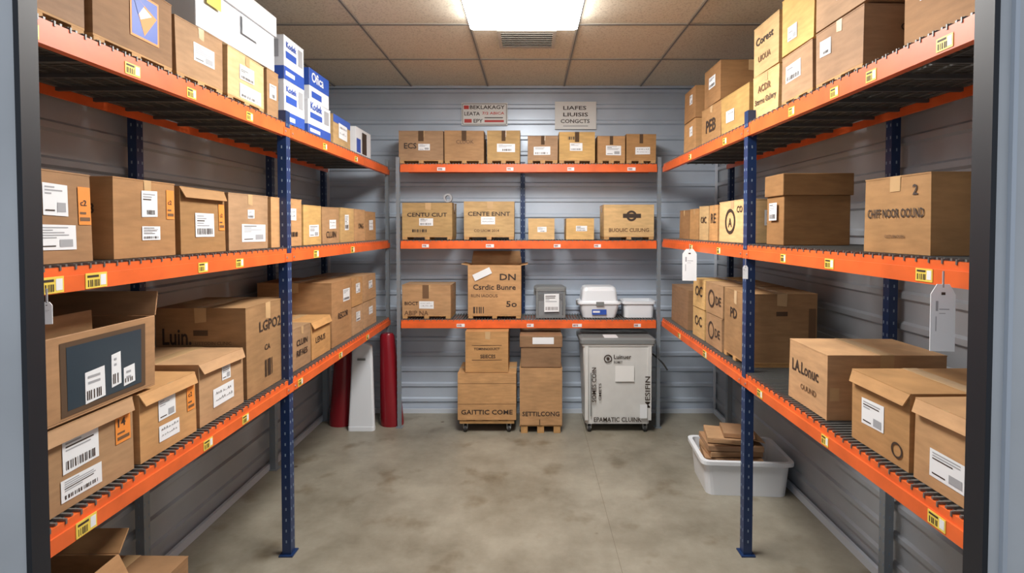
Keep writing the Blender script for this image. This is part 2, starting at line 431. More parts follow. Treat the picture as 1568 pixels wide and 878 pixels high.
mb = MB(); mb.box(XR-0.03, XR-0.013, YB-0.03, YB-0.013, 0.04, ZC-0.04, TRIM); mb.obj('trim_3')
mb = MB()
mb.box(-2.2, -0.905, 0.93, 0.955, 0, ZC+0.08, JAMB)
mb.box(0.822, 2.1, 0.93, 0.955, 0, ZC+0.08, JAMB)
mb.box(-0.905, 0.822, 0.93, 0.955, 2.35, ZC+0.08, JAMB)
mb.box(0.845, 0.853, 0.922, 0.93, 0, 2.4, TRIM)
mb.obj('wall_front')
mb = MB()
mb.box(-0.905, -0.895, 0.926, 0.962, 0, 2.35, SEAL); mb.box(0.812, 0.822, 0.926, 0.968, 0, 2.35, SEAL)
mb.box(-0.895, 0.812, 0.926, 0.962, 2.34, 2.35, SEAL)
mb.obj('door_1')

# ------------------------------------------------------------------ lamp + vent
mb = MB()
LY = -0.10
mb.box(-0.335, 0.265, 1.81+LY, 2.99+LY, ZC-0.02, ZC-0.009, TRIM)
def rq(x0, x1, y0, y1, z): return [(x0,y0+LY,z),(x1,y0+LY,z),(x1,y1+LY,z),(x0,y1+LY,z)]
mb.loft([rq(-.33,.26,1.815,2.985,ZC-.02)[::-1], rq(-.325,.255,1.82,2.98,ZC-.055)[::-1], rq(-.305,.235,1.84,2.96,ZC-.068)[::-1]], EMIT, smooth=False)
mb.obj('ceiling_light_panel')
ld = bpy.data.lights.new('panel_light', 'AREA'); ld.shape = 'RECTANGLE'; ld.size = 0.54; ld.size_y = 1.10; ld.energy = 38; ld.color = (1, 0.97, 0.92)
lo = bpy.data.objects.new('panel_light', ld); COL.objects.link(lo); lo.location = (-0.035, 2.4+LY, ZC-0.075)
mb = MB(); V0 = 3.01; V1 = 3.30
mb.box(-0.19, 0.15, V0, V0+.02, ZC-0.018, ZC-0.009, TBAR); mb.box(-0.19, 0.15, V1-.02, V1, ZC-0.018, ZC-0.009, TBAR)
mb.box(-0.19, -0.17, V0+.02, V1-.02, ZC-0.018, ZC-0.009, TBAR); mb.box(0.13, 0.15, V0+.02, V1-.02, ZC-0.018, ZC-0.009, TBAR)
mb.box(-0.17, 0.13, V0+.02, V1-.02, ZC-0.010, ZC-0.009, PLD)
for i in range(8):
    y = V0+.035+i*0.031
    M = Matrix.Translation((0, y, ZC-0.016)) @ Matrix.Rotation(math.radians(30), 4, 'X')
    mb.box(-0.17, 0.13, -0.008, 0.008, -0.001, 0.001, TBAR, M)
mb.obj('ceiling_air_vent')

# ------------------------------------------------------------------ racks
LV = (1.98, 1.415, 0.815)
def rack(name, loc, rot, x0, x1, levels, depth, fposts, rposts, labels, beam_h=0.066, rmat=BLUE, fend=(), white=False, greylow=True):
    e = bpy.data.objects.new(name, None); COL.objects.link(e); e.location = loc; e.rotation_euler = (0, 0, math.radians(rot))
    e.empty_display_size = 0.1
    mb = MB(); H = 2.03
    def post(x, y, mat, s=0.04, low=None):
        segs = [(0.006, H, mat)] if low is None else [(0.006, 0.75, low), (0.75, H, mat)]
        for (a, b_, m) in segs:
            mb.box(x-s/2, x+s/2, y, y+0.006, a, b_, m)
            mb.box(x-s/2, x-s/2+0.006, y+0.006, y+s, a, b_, m)
            mb.box(x+s/2-0.006, x+s/2, y+0.006, y+s, a, b_, m)
        mb.box(x-s/2-0.012, x+s/2+0.012, y-0.012, y+s+0.012, 0, 0.006, low or mat)
        z = 0.06
        while z < H-0.03:
            for dx in (-0.011, 0.011):
                mb.box(x+dx-0.0025, x+dx+0.0025, y-0.0008, y, z, z+0.012, SLOT)
            for xx in (x-s/2-0.0008, x+s/2):
                mb.box(xx, xx+0.0008, y+0.018, y+0.023, z, z+0.012, SLOT)
            z += 0.05
    for x in fposts: post(x, 0.0, rmat)
    for x in fend: post(x, 0.0, GREYPOST, 0.026)
    for x in rposts: post(x, depth-0.04, BLUE, 0.036, GREYPOST if greylow else None)
    mb.obj('uprights', parent=e)
    mb = MB()
    for z in levels:
        mb.box(x0, x1, 0.003, 0.022, z-beam_h, z-0.007, ORANGE)
        mb.box(x0, x1, -0.003, 0.003, z-beam_h, z-beam_h*0.42, ORANGE)
        mb.box(x0, x1, depth-0.05, depth-0.042, z-0.045, z-0.012, ORANGE)
        for x in fposts:
            for s_ in (-1, 1):
                xx = x+s_*0.035
                if x0 < xx < x1:
                    mb.box(xx-0.014, xx+0.014, -0.005, -0.003, z-beam_h*0.95, z-beam_h*0.45, ORANGE)
                    mb.cyl((xx, -0.006, z-beam_h*0.7), 0.005, 0.003, 'y', STEEL, 8)
    mb.obj('beams', parent=e)
    mb = MB()
    for z in levels:
        n = int((x1-x0)/0.021)
        for i in range(n):
            x = x0+0.01+i*(x1-x0-0.02)/(n-1)
            mb.box(x-0.0028, x+0.0028, 0.006, depth-0.045, z-0.006, z, WIRE)
            if i % 2 == 0: mb.box(x-0.002, x+0.002, 0.0008, 0.006, z-0.014, z-0.001, WIRE)
        for yy in (0.03, 0.08, 0.13, 0.18, 0.24, 0.30, 0.36, 0.42, depth-0.06):
            if yy < depth-0.05: mb.box(x0, x1, yy-0.0025, yy+0.0025, z-0.011, z-0.006, WIRE)
        x = x0+0.15
        while x < x1:
            mb.box(x-0.006, x+0.006, 0.022, depth-0.05, z-0.024, z-0.011, WIRE2); x += 0.15
    mb.obj('wire_decks', parent=e)
    mb = MB()
    for (lv, x, w) in labels:
        z = levels[lv]-beam_h*0.62; hh = 0.032 if w < 0.06 else 0.038
        m = PAPER if white else YEL
        if white: hh = 0.024
        mb.box(x-w/2, x+w/2, -0.0045, -0.003, z-hh/2-0.004, z+hh/2-0.004, m)
        xx = x-w*0.4
        rg = random.Random(int(x*1000))
        if not white: mb.box(x-w*0.42, x+w*0.1, -0.0050, -0.0045, z+hh*0.1, z+hh*0.25, INK)
        else: mb.box(x-w*0.42, x+w*0.1, -0.0050, -0.0045, z-hh*0.1, z+hh*0.1, REDL)
        if not white:
            mb.box(x+w*.18, x+w*.44, -0.0050, -0.0045, z-hh*0.45, z+hh*0.25, PAPER)
        while xx < x+w*0.1:
            bw = rg.choice((0.0015, 0.003)); mb.box(xx, xx+bw, -0.0050, -0.0045, z-hh*0.5, z-hh*0.05, INK); xx += bw+rg.choice((0.002, 0.004))
    mb.obj('shelf_labels', parent=e)
    return e
labL = [(0,1.15,.05),(0,1.45,.055),(0,1.70,.045),(0,2.05,.045),(0,2.8,.05),(0,3.3,.05),(1,1.19,.065),(1,1.315,.065),(1,1.745,.05),(1,1.965,.05),(1,2.67,.06),(1,3.22,.06),
        (2,1.27,.06),(2,1.757,.05),(2,1.99,.045),(2,2.47,.05),(2,3.0,.05),(2,3.5,.05)]
rack('shelving_rack', (-1.095, 0, 0), 90, 1.0, 4.08, LV, 0.525, (1.03, 2.38), (1.05, 2.13, 3.23, 4.06), labL, fend=(4.065,))
LVR = (1.98, 1.43, 0.845)
labR = [(0,1.96,.045),(0,1.686,.045),(0,1.505,.045),(0,1.24,.05),(0,2.63,.05),(0,3.2,.05),(1,2.01,.04),(1,1.70,.05),(1,1.29,.055),(1,3.16,.05),(1,2.7,.05),
        (2,1.71,.04),(2,1.235,.055),(2,2.2,.05),(2,2.9,.06),(2,3.4,.05)]
rack('shelving_rack', (0.975, 0, 0), -90, -3.86, -1.0, LVR, 0.515, (-1.03, -2.38), (-1.05, -2.13, -3.84), [(a, -b, c) for a, b, c in labR])
labB = [(0,-.66,.06),(0,-.15,.05),(0,.3,.05),(0,.75,.06),(1,-.78,.05),(1,-.3,.06),(1,.2,.05),(1,.5,.05),(2,-.52,.06),(2,0,.05),(2,.35,.07),(2,.8,.05)]
rack('shelving_rack', (0, 3.90, 0), 0, -0.965, 0.94, (1.985, 1.415, 0.82), 0.325, (), (-0.06,), labB, fend=(-0.985, 0.96), white=True)

# ------------------------------------------------------------------ LEFT, top level
Z = 1.98
cbox('L', 1.08, 1.34, Z, 0.24, art=[Lb('F', .45,.3,.8,.7)], frontlip=True, mat=CARD2, pallet=True)
def logo(mb, w, d, h, sd):
    P = Panel(mb, 'F', w, d, h)
    P.rect(.42, .30, .80, .88, ORL, .0014)
    P.rect(.44, .33, .78, .85, BLUEP, .0016)
    P.poly([(.45,.84),(.77,.66),(.60,.36)], ORL, .0019)
    P.poly([(.47,.80),(.70,.66),(.55,.55)], PAPER, .0022)
    P.poly([(.45,.84),(.60,.75),(.52,.60)], BLUEP, .0025)
cbox('L', 1.36, 1.665, Z, 0.225, art=[logo], mat=CARD2, pallet=True)
cbox('L', 1.69, 1.935, Z, 0.205, art=[Lb('F', .35,.42,.8,.72)], pallet=True)
cbox('L', 1.96, 2.235, Z, 0.205, art=[Lb('F', .3,.5,.7,.78), Lb('F', .3,.15,.9,.42)], mat=CARDY, pallet=True)
cbox('L', 2.26, 2.36, Z, 0.21, art=[Lb('F', .2,.4,.8,.7)])
cbox('L', 1.80, 2.35, Z+0.212, 0.24, mat=WHITEC, lid=True, d=0.40, art=[Rc('F', .5,.3,.72,.6, PAPER), Rc('F', .1,.4,.25,.6, YEL), Lb('L',.3,.2,.6,.5)], name='white_storage_box')
def bw(mb, w, d, h, sd):
    for fc in ('F', 'L'):
        P = Panel(mb, fc, w, d, h)
        P.rect(.0, .0, 1, .30, BLUEP, .0014); P.rect(.08, .5, .6, .66, BLUEP, .0014)
        P.text('Kodek', .1, .74, .5, BLUEP); P.rect(.7, .5, .92, .9, GREYP, .0014)
        P.rect(.06, .1, .5, .2, PAPER, .002)
def bw2(mb, w, d, h, sd):
    for fc in ('F', 'L'):
        P = Panel(mb, fc, w, d, h)
        P.rect(.0, .45, 1, 1, BLUEP, .0014); P.text('Ofica', .1, .6, .6, PAPER); P.rect(.1, .1, .6, .3, BLUEP, .0014)
cbox('L', 2.42, 2.63, Z, 0.205, mat=WHITEC, art=bw, d=.3, tapemat=PAPER, name='printed_paper_carton')
cbox('L', 2.42, 2.63, Z+0.207, 0.20, mat=WHITEC, art=bw, d=.3, tapemat=PAPER, name='printed_paper_carton')
cbox('L', 2.68, 2.97, Z, 0.18, mat=WHITEC, art=bw, d=.3, tapemat=PAPER, name='printed_paper_carton')
cbox('L', 2.70, 2.95, Z+0.182, 0.16, mat=WHITEC, art=bw2, d=.3, tapemat=BLUEP, name='printed_paper_carton')
cbox('L', 3.01, 3.30, Z, 0.18, mat=CARDY, art=[Lb('F', .3,.3,.8,.8), Rc('F', 0,.75,1,1, BLUEP)], d=.3)
cbox('L', 3.40, 3.72, Z, 0.18, mat=WHITEC, art=[Rc('F', .4,.1,.7,.9, INK), Rc('F', .05,.1,.3,.6, BLUEP)], d=.3, name='printed_paper_carton')
# LEFT middle
Z = 1.415
cbox('L', 1.10, 1.35, Z, 0.225, art=[Lb('F', .45,.52,.72,.86), Lb('F', .38,.15,.8,.42), OrangeTag(.84,.42,.99,.85)], mat=CARD2)
cbox('L', 1.42, 1.665, Z, 0.228, art=[Lb('F', .42,.52,.68,.86), Lb('F', .42,.22,.72,.40), OrangeTag(.84,.5,.98,.9), T_('L','153',.72,.55,.14)], mat=CARD2)
cbox('L', 1.69, 1.94, Z, 0.222, art=[Lb('F', .3,.25,.72,.62), OrangeTag(.84,.35,.98,.78)], frontlip=True)
cbox('L', 1.965, 2.25, Z, 0.222, art=[Lb('F', .3,.14,.92,.46), Lb('F', .45,.56,.62,.72)])
cbox('L', 2.28, 2.585, Z, 0.225, art=[Lb('F', .45,.55,.8,.8), Bars('F', .5,.2,.85,.3)])
cbox('L', 2.605, 2.825, Z, 0.205, art=[Lb('F', .3,.2,.85,.5)], mat=CARDY)
cbox('L', 2.845, 3.09, Z, 0.205, art=[Lb('F', .4,.4,.8,.65), T_('F','CLUIN',.2,.15,.6)])
cbox('L', 3.11, 3.35, Z, 0.21, art=[Lb('F', .3,.35,.6,.8)], mat=CARDY)
cbox('L', 3.37, 3.58, Z, 0.21, art=[T_('F','ONG',.3,.4,.5)])
cbox('L', 3.60, 3.83, Z, 0.205, art=[Lb('F', .3,.35,.7,.7)])
# LEFT lower
Z = 0.815
cbox('L', 1.12, 1.475, Z, 0.21, art=[Lb('F', .36,.42,.66,.82), Lb('F', .34,.1,.68,.36), OrangeTag(.82,.45,.97,.88)], frontlip=True, mat=CARD)
mb = MB(); w, d, h = 0.42, 0.36, 0.215
carton(mb, w, d, h, CARD2, open_=True, flaps=(None, 55, 25, 68))
P = Panel(mb, 'F', w, d, h)
P.rect(.24, .06, .90, .92, SEAM, .0014); P.rect(.28, .12, .86, .86, SCREEN, .002)
def poff(P, a0, b0, a1, b1, sd):
    P.poly([(a0,b0),(a1,b0+.02),(a1-.005,b1+.02),(a0,b1)], PAPER, .003)
    rg = random.Random(sd); x = a0+.01
    while x < a1-.02:
        P.rect(x, b0+.04, x+.008, b0+(b1-b0)*.4, INK, .0036); x += rg.choice((.014, .022))
    for k in range(2): P.rect(a0+.02, b1-.08-k*.07, a1-.04, b1-.05-k*.07, GREYP, .0036)
poff(P, .40, .12, .55, .50, 3); poff(P, .60, .2, .68, .62, 4); poff(P, .70, .16, .80, .4, 5)
# loose folded inner panels sticking out of the open top
flap(mb, (-.12, -.10, h-.02), (1,0,0), (0,-.2,0), .20, .06, 75, CARD)
mb.slump(w, d, h, .006)
mb.obj('cardboard_box', (-1.128-d/2, 1.355, Z+0.214), 90.5, bevel=0.002)
cbox('L', 1.50, 1.755, Z, 0.205, art=[Lb('F', .3,.48,.6,.80), Lb('F', .3,.16,.66,.40), OrangeTag(.82,.4,.97,.85)], frontlip=True, d=.34)
cbox('L', 1.775, 2.045, Z, 0.22, art=[Lb('F', .28,.2,.75,.5), Lb('F', .48,.58,.68,.85)], frontlip=True, d=.36)
cbox('L', 2.07, 2.405, Z, 0.37, d=.36, mat=CARD, art=[T_('F','LGPO2',.3,.68,.55), Rc('F',.48,.86,.58,1.0,TAPE), Bars('F',.42,.14,.62,.34), T_('F','CA',.42,.45,.14),
     T_('L','Luin.',.08,.6,.32,hf=.18), T_('L','UTTODIN CLINIC',.44,.6,.4,INKB), T_('L','RECOOND',.44,.5,.3,INKB)])
cbox('L', 2.475, 2.675, Z, 0.205, art=[T_('F','CLUIN',.2,.55,.6), T_('F','RIFAES',.2,.3,.6)], d=.3)
cbox('L', 2.69, 2.94, Z, 0.20, art=[T_('F','LENUS',.2,.4,.5)], d=.3, frontlip=True)
cbox('L', 2.965, 3.29, Z, 0.375, art=[Lb('F', .55,.65,.9,.85), T_('F','RECOR',.3,.4,.5)], d=.42, mat=CARD2)
for k in (0, 1):
    cbox('L', 3.31, 3.51, Z+k*0.183, 0.18, art=[Lb('F', .35,.45,.75,.8)], d=.36)
    cbox('L', 3.54, 3.82, Z+k*0.183, 0.18, art=[Lb('F', .4,.45,.7,.75)], d=.36, mat=CARD)
# under left rack, on the floor
cbox('L', 1.10, 1.42, 0, 0.31, d=.36, mat=CARD2)
cbox('L', 1.10, 1.42, 0.313, 0.29, d=.36, mat=CARD2, open_=True, flaps=(-60, 60, 50, 40))
cbox('L', 1.46, 1.70, 0, 0.42, d=.36, mat=CARD2)

# ------------------------------------------------------------------ RIGHT top
Z = 1.98
cbox('R', 1.61, 1.865, Z, 0.205, art=[Lb('F', .10,.55,.35,.82), T_('R','OUIN',.3,.6,.2)], mat=CARD2, d=.38, pallet=True)
cbox('R', 1.885, 2.12, Z, 0.20, art=[Lb('F', .15,.45,.65,.78)], pallet=True, d=.38)
cbox('R', 1.20, 1.50, Z, 0.23, mat=CARD2, d=.38, x=1.06, art=[Lb('F', .2,.6,.4,.8)])
cbox('R', 1.60, 1.87, Z+0.208, 0.21, art=[Lb('F', .45,.3,.75,.6)], mat=CARD, d=.4)
cbox('R', 1.89, 2.12, Z+0.204, 0.22, art=[Lb('F', .2,.2,.5,.45), Lb('R', .2,.2,.5,.45)], mat=CARDY, d=.36)
cbox('R', 2.15, 2.385, Z, 0.195, art=[T_('F','Sttrma Gallery',.08,.3,.84), T_('F','ACDR',.2,.6,.5,INKB)], mat=CARDY, d=.36)
cbox('R', 2.15, 2.385, Z+0.197, 0.215, art=[T_('F','Corest',.1,.6,.7,hf=.16), T_('F','UIOUA',.2,.25,.5,INKB)], mat=CARDY, d=.36)
cbox('R', 2.44, 2.78, Z, 0.20, art=[Lb('F', .2,.3,.5,.6), T_('R','ECOORID',.15,.65,.4), Bars('R',.15,.3,.5,.42)], mat=CARDY, d=.3)
cbox('R', 2.80, 3.10, Z, 0.205, art=[T_('F','PEB',.25,.3,.5)], d=.32)
cbox('R', 2.80, 3.06, Z+0.207, 0.21, art=[Lb('F', .3,.45,.7,.75)], mat=CARD2, d=.34)
for k in (0, 1): cbox('R', 3.22, 3.46, Z+k*0.2, 0.197, art=[Lb('F', .5,.5,.75,.8)], mat=CARD2 if k else CARD, d=.3)
# RIGHT middle
Z = 1.43
cbox('R', 1.325, 1.585, Z, 0.215, d=.30, mat=CARD, art=[T_('F','CHIFF NOOR OOUND',.06,.46,.86,hf=.12), T_('F','2',.76,.74,.07), Rc('F',.42,.8,.56,1,TAPE), T_('F','CLSTUIM DUIN',.35,.2,.3,INKB)])
cbox('R', 2.125, 2.29, Z, 0.295, d=.29, x=1.02, mat=CARD2, lid=True, art=[Lb('F',.3,.35,.7,.6)], name='archive_box')
cbox('R', 2.47, 2.80, Z, 0.21, d=.3, mat=CARDY, art=[Ri('F', .45,.5,.065), T_('F','A',.38,.36,.14), T_('F','CO',.7,.7,.2), Lb('R',.3,.4,.7,.75)])
cbox('R', 2.83, 2.96, Z, 0.2, d=.3, mat=CARD, art=[T_('F','RE',.2,.5,.6)])
cbox('R', 2.98, 3.13, Z, 0.2, d=.3, mat=CARDY, art=[T_('F','OIC',.2,.5,.6)])
cbox('R', 3.16, 3.32, Z, 0.19, d=.3); cbox('R', 3.34, 3.55, Z, 0.19, d=.3, mat=CARD2)
# RIGHT lower
Z = 0.845
cbox('R', 1.765, 2.035, Z, 0.225, d=.40, mat=CARD, art=[T_('F','LA.Lonuc',.1,.5,.7,hf=.2), T_('F','OUUND',.35,.25,.4,INKB), Rc('R',.02,.3,.1,.5,TAPE)])
cbox('R', 1.385, 1.63, Z, 0.215, d=.36, mat=CARD, art=[Lb('F', .2,.3,.6,.66), Ri('F', .82,.2,.022)], frontlip=True)
cbox('R', 1.17, 1.365, Z, 0.215, d=.36, mat=CARD, art=[Lb('F', .28,.15,.85,.48)], frontlip=True)
cbox('R', 2.44, 2.72, Z, 0.35, d=.33, mat=CARD, pallet=True, art=[T_('F','PD',.3,.6,.3), Rc('R',.88,.3,.98,.8,INKB)])
for k in (0, 1):
    cbox('R', 2.74, 3.0, Z+k*0.178, 0.175, d=.32, art=[Ri('F', .35,.5,.05), T_('F','DE',.6,.35,.3)], mat=CARD)
    cbox('R', 3.03, 3.24, Z+k*0.178, 0.175, d=.32, art=[T_('F','OC',.2,.4,.6)], mat=CARDY)
cbox('R', 3.34, 3.74, Z, 0.26, d=.3, mat=CARD2)

# ------------------------------------------------------------------ BACK rack
Z = 1.985
S = 205.0
def bx(px): return (px-812)/S
for (a, b_, top, m, art) in ((611,679,193,CARD,[T_('F','ECS',.12,.45,.28), Lb('F',.44,.4,.7,.6)]), (681,741,193,CARD,[T_('F','CLUOK',.3,.6,.45,INKB)]),
    (746,796,193,CARDY,[Lb('F',.3,.35,.85,.6)]), (808,854,201,CARD,[Lb('F',.2,.3,.75,.6)]), (856,911,195,CARDY,[Lb('F',.3,.4,.65,.65), Bars('F',.25,.75,.45,.85)]),
    (915,957,201,CARD,[Lb('F',.3,.3,.85,.65)]), (959,1004,198,CARD,[Lb('F',.3,.3,.8,.55)])):
    cbox('B', 3.925, None, Z, (243-top)/S, x=bx(a), x1=bx(b_), d=.22, mat=m, pallet=True, jit=.3, art=[Rc('F',.44,.68,.56,1,SEAM)]+art)
Z = 1.415
for (a, b_, top, m, art) in ((615,692,304,CARDY,[T_('F','CENTU CIUT',.1,.62,.8,hf=.11), Lb('F',.34,.38,.62,.58), Bars('F',.2,.2,.5,.28)]),
    (710,787,302,CARDY,[T_('F','CENTE ENNT',.08,.62,.84,hf=.11), Lb('F',.34,.40,.62,.60), T_('F','CO UIOM 2014',.2,.2,.5,INKB)]),
    (809,849,328,CARDY,[Lb('F',.35,.35,.7,.6)]), (867,910,328,CARDY,[Lb('F',.35,.4,.75,.65)]),
    (925,1002,307,CARDY,[Ri('F',.55,.68,.04,t=.4), Rc('F',.38,.62,.74,.74,INK), T_('F','BUOUIC CUIUNG',.1,.22,.8,INKB)])):
    cbox('B', 3.93, None, Z, (361-top)/S, x=bx(a), x1=bx(b_), d=.22, mat=m, pallet=(b_-a) > 60, jit=.3, art=art)
Z = 0.82
cbox('B', 3.925, None, Z, .255, x=bx(615), x1=bx(690), d=.24, mat=CARD, pallet=True, art=[Rc('F',.42,.6,.55,1,INKB), Lb('F',.35,.3,.65,.52), T_('F','BIOCT',.05,.4,.28), T_('F','ABIP NA',.04,.1,.5,INKB)])
cbox('B', 3.925, None, Z, .405, x=bx(716), x1=bx(798), d=.24, mat=CARD, pallet=True, open_=True, flaps=(None, 72, 10, 10),
     art=[T_('F','DN',.6,.72,.3,hf=.12), T_('F','Csrdic Bunre',.1,.54,.8,hf=.1), T_('F','5o',.72,.22,.2,hf=.11), T_('F','RUN IAOOUS',.06,.4,.5,INKB), Bars('F',.1,.1,.3,.22)])
mb = MB(); mb.box(-.07,.07,-.001,.001,0,.05,PAPER)
mb.obj('paper_slip', (-0.35, 3.918, 1.135), 0, tilt=(0, math.radians(-25)))

def tub(mb, hw, hd, h, taper, mat, r=0.03, rim=0.012, wall=0.006, M=None, z0=0):
    tw, td = hw, hd; bw_, bd = hw*taper, hd*taper
    rings = [rr(bw_, bd, z0, r), rr(tw-rim, td-rim, z0+h-0.02, r), rr(tw, td, z0+h-0.02, r), rr(tw, td, z0+h, r),
             rr(tw-rim-wall, td-rim-wall, z0+h, r*.8), rr(bw_-wall, bd-wall, z0+wall, r*.8)]
    mb.loft(rings, mat, True, True, False, M)
mb = MB(); w, d, h = .225, .2, .235
mb.loft([rr(w/2*.92, d/2*.88, 0, .02), rr(w/2*.97, d/2*.97, h-.03, .02)], SMOKE, smooth=False)
mb.loft([rr(w/2*1.05, d/2*1.03, h-.03, .02), rr(w/2*1.05, d/2*1.03, h-.01, .02), rr(w/2*.9, d/2*.9, h, .02)], PLD, smooth=False)
mb.box(-w/2*1.1, -w/2*.98, -.03, .03, h-.07, h-.01, PLD); mb.box(w/2*.98, w/2*1.1, -.03, .03, h-.07, h-.01, PLD)
for sx in (-1, 1): mb.box(sx*w*.46-.008, sx*w*.46+.008, -d/2*.98, -d/2*.85, .0, h-.03, PLD)
mb.box(-w*.46, w*.46, -d/2*.97, -d/2*.9, .0, .02, PLD)
P = Panel(mb, 'F', w, d*1.0, h); P.label(.28, .2, .78, .78, 5)
mb.box(-w/2*.8, w/2*.8, -d/2*.6, d/2*.7, .01, .12, GREYP)
mb.obj('plastic_storage_bin', (bx(843), 4.05, 0.821), 2)
mb = MB()
mb.loft([rr(.125,.085,0,.03), rr(.150,.105,.10,.03), rr(.165,.115,.105,.03), rr(.165,.115,.118,.03)], PLW, smooth=False)
mb.loft([rr(.155,.108,.118,.03), rr(.138,.10,.13,.03), rr(.130,.095,.205,.03), rr(.120,.088,.228,.03), rr(.105,.075,.235,.03)], PLW, smooth=False)
mb.box(-.17,-.155,-.03,.03,.085,.12,PLD); mb.box(.155,.17,-.03,.03,.085,.12,PLD)
mb.box(-.03,.03,-.119,-.113,.095,.125,PLD)
P = Panel(mb,'F',.2,.205,.1); P.rect(.2,.25,.75,.65,BLUEP,.0); P.rect(.24,.4,.5,.55,PAPER,.001)
mb.obj('lidded_plastic_container', (bx(920), 4.055, 0.821), 0, bevel=0.002)
mb = MB(); tub(mb, .128, .10, .125, .86, PLW)
mb.obj('white_plastic_tub', (bx(985)-.015, 4.055, 0.821), 0)
mb = MB()
rings = []
for (r_, y_) in ((.033,-.02),(.033,.02),(.02,.02),(.02,-.02)):
    rings.append([(r_*math.cos(2*math.pi*i/24), y_, r_*math.sin(2*math.pi*i/24)) for i in range(24)])
mb.loft(rings+[rings[0]], GREYP, False, False, False)
mb.obj('tape_roll', (bx(697)-.065, 4.0, 1.416+.278+.037), 0)

def sign(name, x0, x1, z0, z1, lines):
    w = x1-x0; h = z1-z0; mb = MB()
    mb.box(-w/2, w/2, -.003, .003, 0, h, CANVAS)
    P = Panel(mb, 'F', w, .006, h)
    for t in lines: t(P)
    mb.obj(name, ((x0+x1)/2, YB-.018, z0), 0)
sign('wall_sign', -.55, -.182, 2.325, 2.505, [
    lambda P: P.rect(.02,.04,.98,.06,INK,.001), lambda P: P.rect(.02,.94,.98,.96,INK,.001), lambda P: P.rect(.02,.04,.03,.96,INK,.001), lambda P: P.rect(.97,.04,.98,.96,INK,.001),
    lambda P: P.rect(.05,.72,.16,.88,REDL,.001), lambda P: P.text('BEKLAKAGY',.18,.72,.76,INK,.001,hfrac=.17),
    lambda P: P.text('LEATA',.06,.44,.34,INK,.001,hfrac=.16), lambda P: P.text('7/2 ABICA',.45,.48,.48,REDL,.001,hfrac=.12),
    lambda P: P.rect(.06,.12,.22,.28,REDL,.001), lambda P: P.text('EPY',.26,.12,.2,INK,.001,hfrac=.16), lambda P: P.rect(.5,.14,.92,.24,REDL,.001), lambda P: P.rect(.5,.32,.9,.36,INK,.001)])
sign('wall_sign', .197, .528, 2.295, 2.515, [lambda P: P.text('LIAFES',.2,.7,.56,INK,.001,hfrac=.14), lambda P: P.text('LIUISIS',.2,.46,.6,INK,.001,hfrac=.14), lambda P: P.text('CONGCTS',.14,.22,.7,INK,.001,hfrac=.14), lambda P: P.rect(.2,.1,.8,.13,GREYP,.001)])

# ------------------------------------------------------------------ floor goods
def caster(mb, x, y, r=.028):
    mb.cyl((x, y, r), r, .02, 'x', RUB, 16)
    mb.cyl((x, y, r), r*.5, .026, 'x', STEEL, 12)
    mb.box(x-.016, x-.012, y-.014, y+.014, r, r*2+.012, STEEL); mb.box(x+.012, x+.016, y-.014, y+.014, r, r*2+.012, STEEL)
    mb.box(x-.02, x+.02, y-.02, y+.02, r*2+.008, r*2+.014, STEEL)
def dolly(name, loc, w, d):
    mb = MB()
    for sx in (-1, 1):
        for sy in (-1, 1): caster(mb, sx*(w/2-.04), sy*(d/2-.035))
    z = .070
    mb.box(-w/2, w/2, -d/2, -d/2+.04, z, z+.022, WOOD); mb.box(-w/2, w/2, d/2-.04, d/2, z, z+.022, WOOD)
    for i in range(4):
        x = -w/2+i*(w-.05)/3; mb.box(x, x+.05, -d/2+.0, d/2, z+.022, z+.03, WOOD)
    mb.obj(name, loc, 0, bevel=.001)
    return z+.03
YC = 3.79; SC = 211.0
def fx(px): return (px-812)/SC
zt = dolly('wheeled_dolly', (fx(745), YC+.16, 0), .40, .30)
cbox('B', YC, None, zt, .345, x=fx(700), x1=fx(790), d=.32, mat=CARD, art=[T_('F','GAITTIC COME',.06,.12,.88,hf=.1), Rc('F',0,.34,1,.345,SEAM), Rc('F',0,.78,1,.785,SEAM)], jit=.3)
cbox('B', YC+.01, None, zt+.347, .30, x=fx(712), x1=fx(778), d=.28, mat=CARD, art=[T_('F','TOMINNOOUICT',.2,.55,.6), T_('F','SEIECES',.35,.35,.35,hf=.09), Rc('F',.15,.30,.85,.31,INK), Rc('F',.15,.66,.85,.67,INK)], jit=.3)
mb = MB()
for i in (-1, 0, 1): mb.box(i*.12-.025, i*.12+.025, -.15, .15, 0, .05, WOOD)
for i in range(4): mb.box(-.155, .155, -.15+i*.0867, -.11+i*.0867, .05, .062, WOOD)
mb.obj('wooden_pallet', (fx(828), YC+.16, 0), 0, bevel=.001)
cbox('B', YC, None, .062, .42, x=fx(796), x1=fx(861), d=.30, mat=CARD, art=[T_('F','SETTILCONG',.06,.16,.88,hf=.08), Rc('F',.46,.0,.48,.1,SEAM)], jit=.2)
cbox('B', YC, None, .484, .235, x=fx(796), x1=fx(861), d=.30, mat=CARD2, lid=True, art=[Rc('F',.3,.74,.8,.95,PAPER)], jit=.2, name='archive_box')
mb = MB(); w, d, h0, h1 = .53, .34, .07, .64
for sx in (-1, 1):
    for sy in (-1, 1): caster(mb, sx*(w/2-.06), sy*(d/2-.05), .026)
mb.loft([rr(w/2-.03, d/2-.02, h0-.004, .02), rr(w/2-.03, d/2-.02, h0+.02, .02), rr(w/2-.01, d/2-.006, h1, .02), rr(w/2, d/2, h1+.002, .02), rr(w/2, d/2, h1+.022, .02)], PLG, smooth=False)
mb.loft([rr(w/2+.012, d/2+.01, h1+.022, .025), rr(w/2+.012, d/2+.01, h1+.05, .025), rr(w/2-.01, d/2-.01, h1+.062, .025)], PLD, smooth=False)
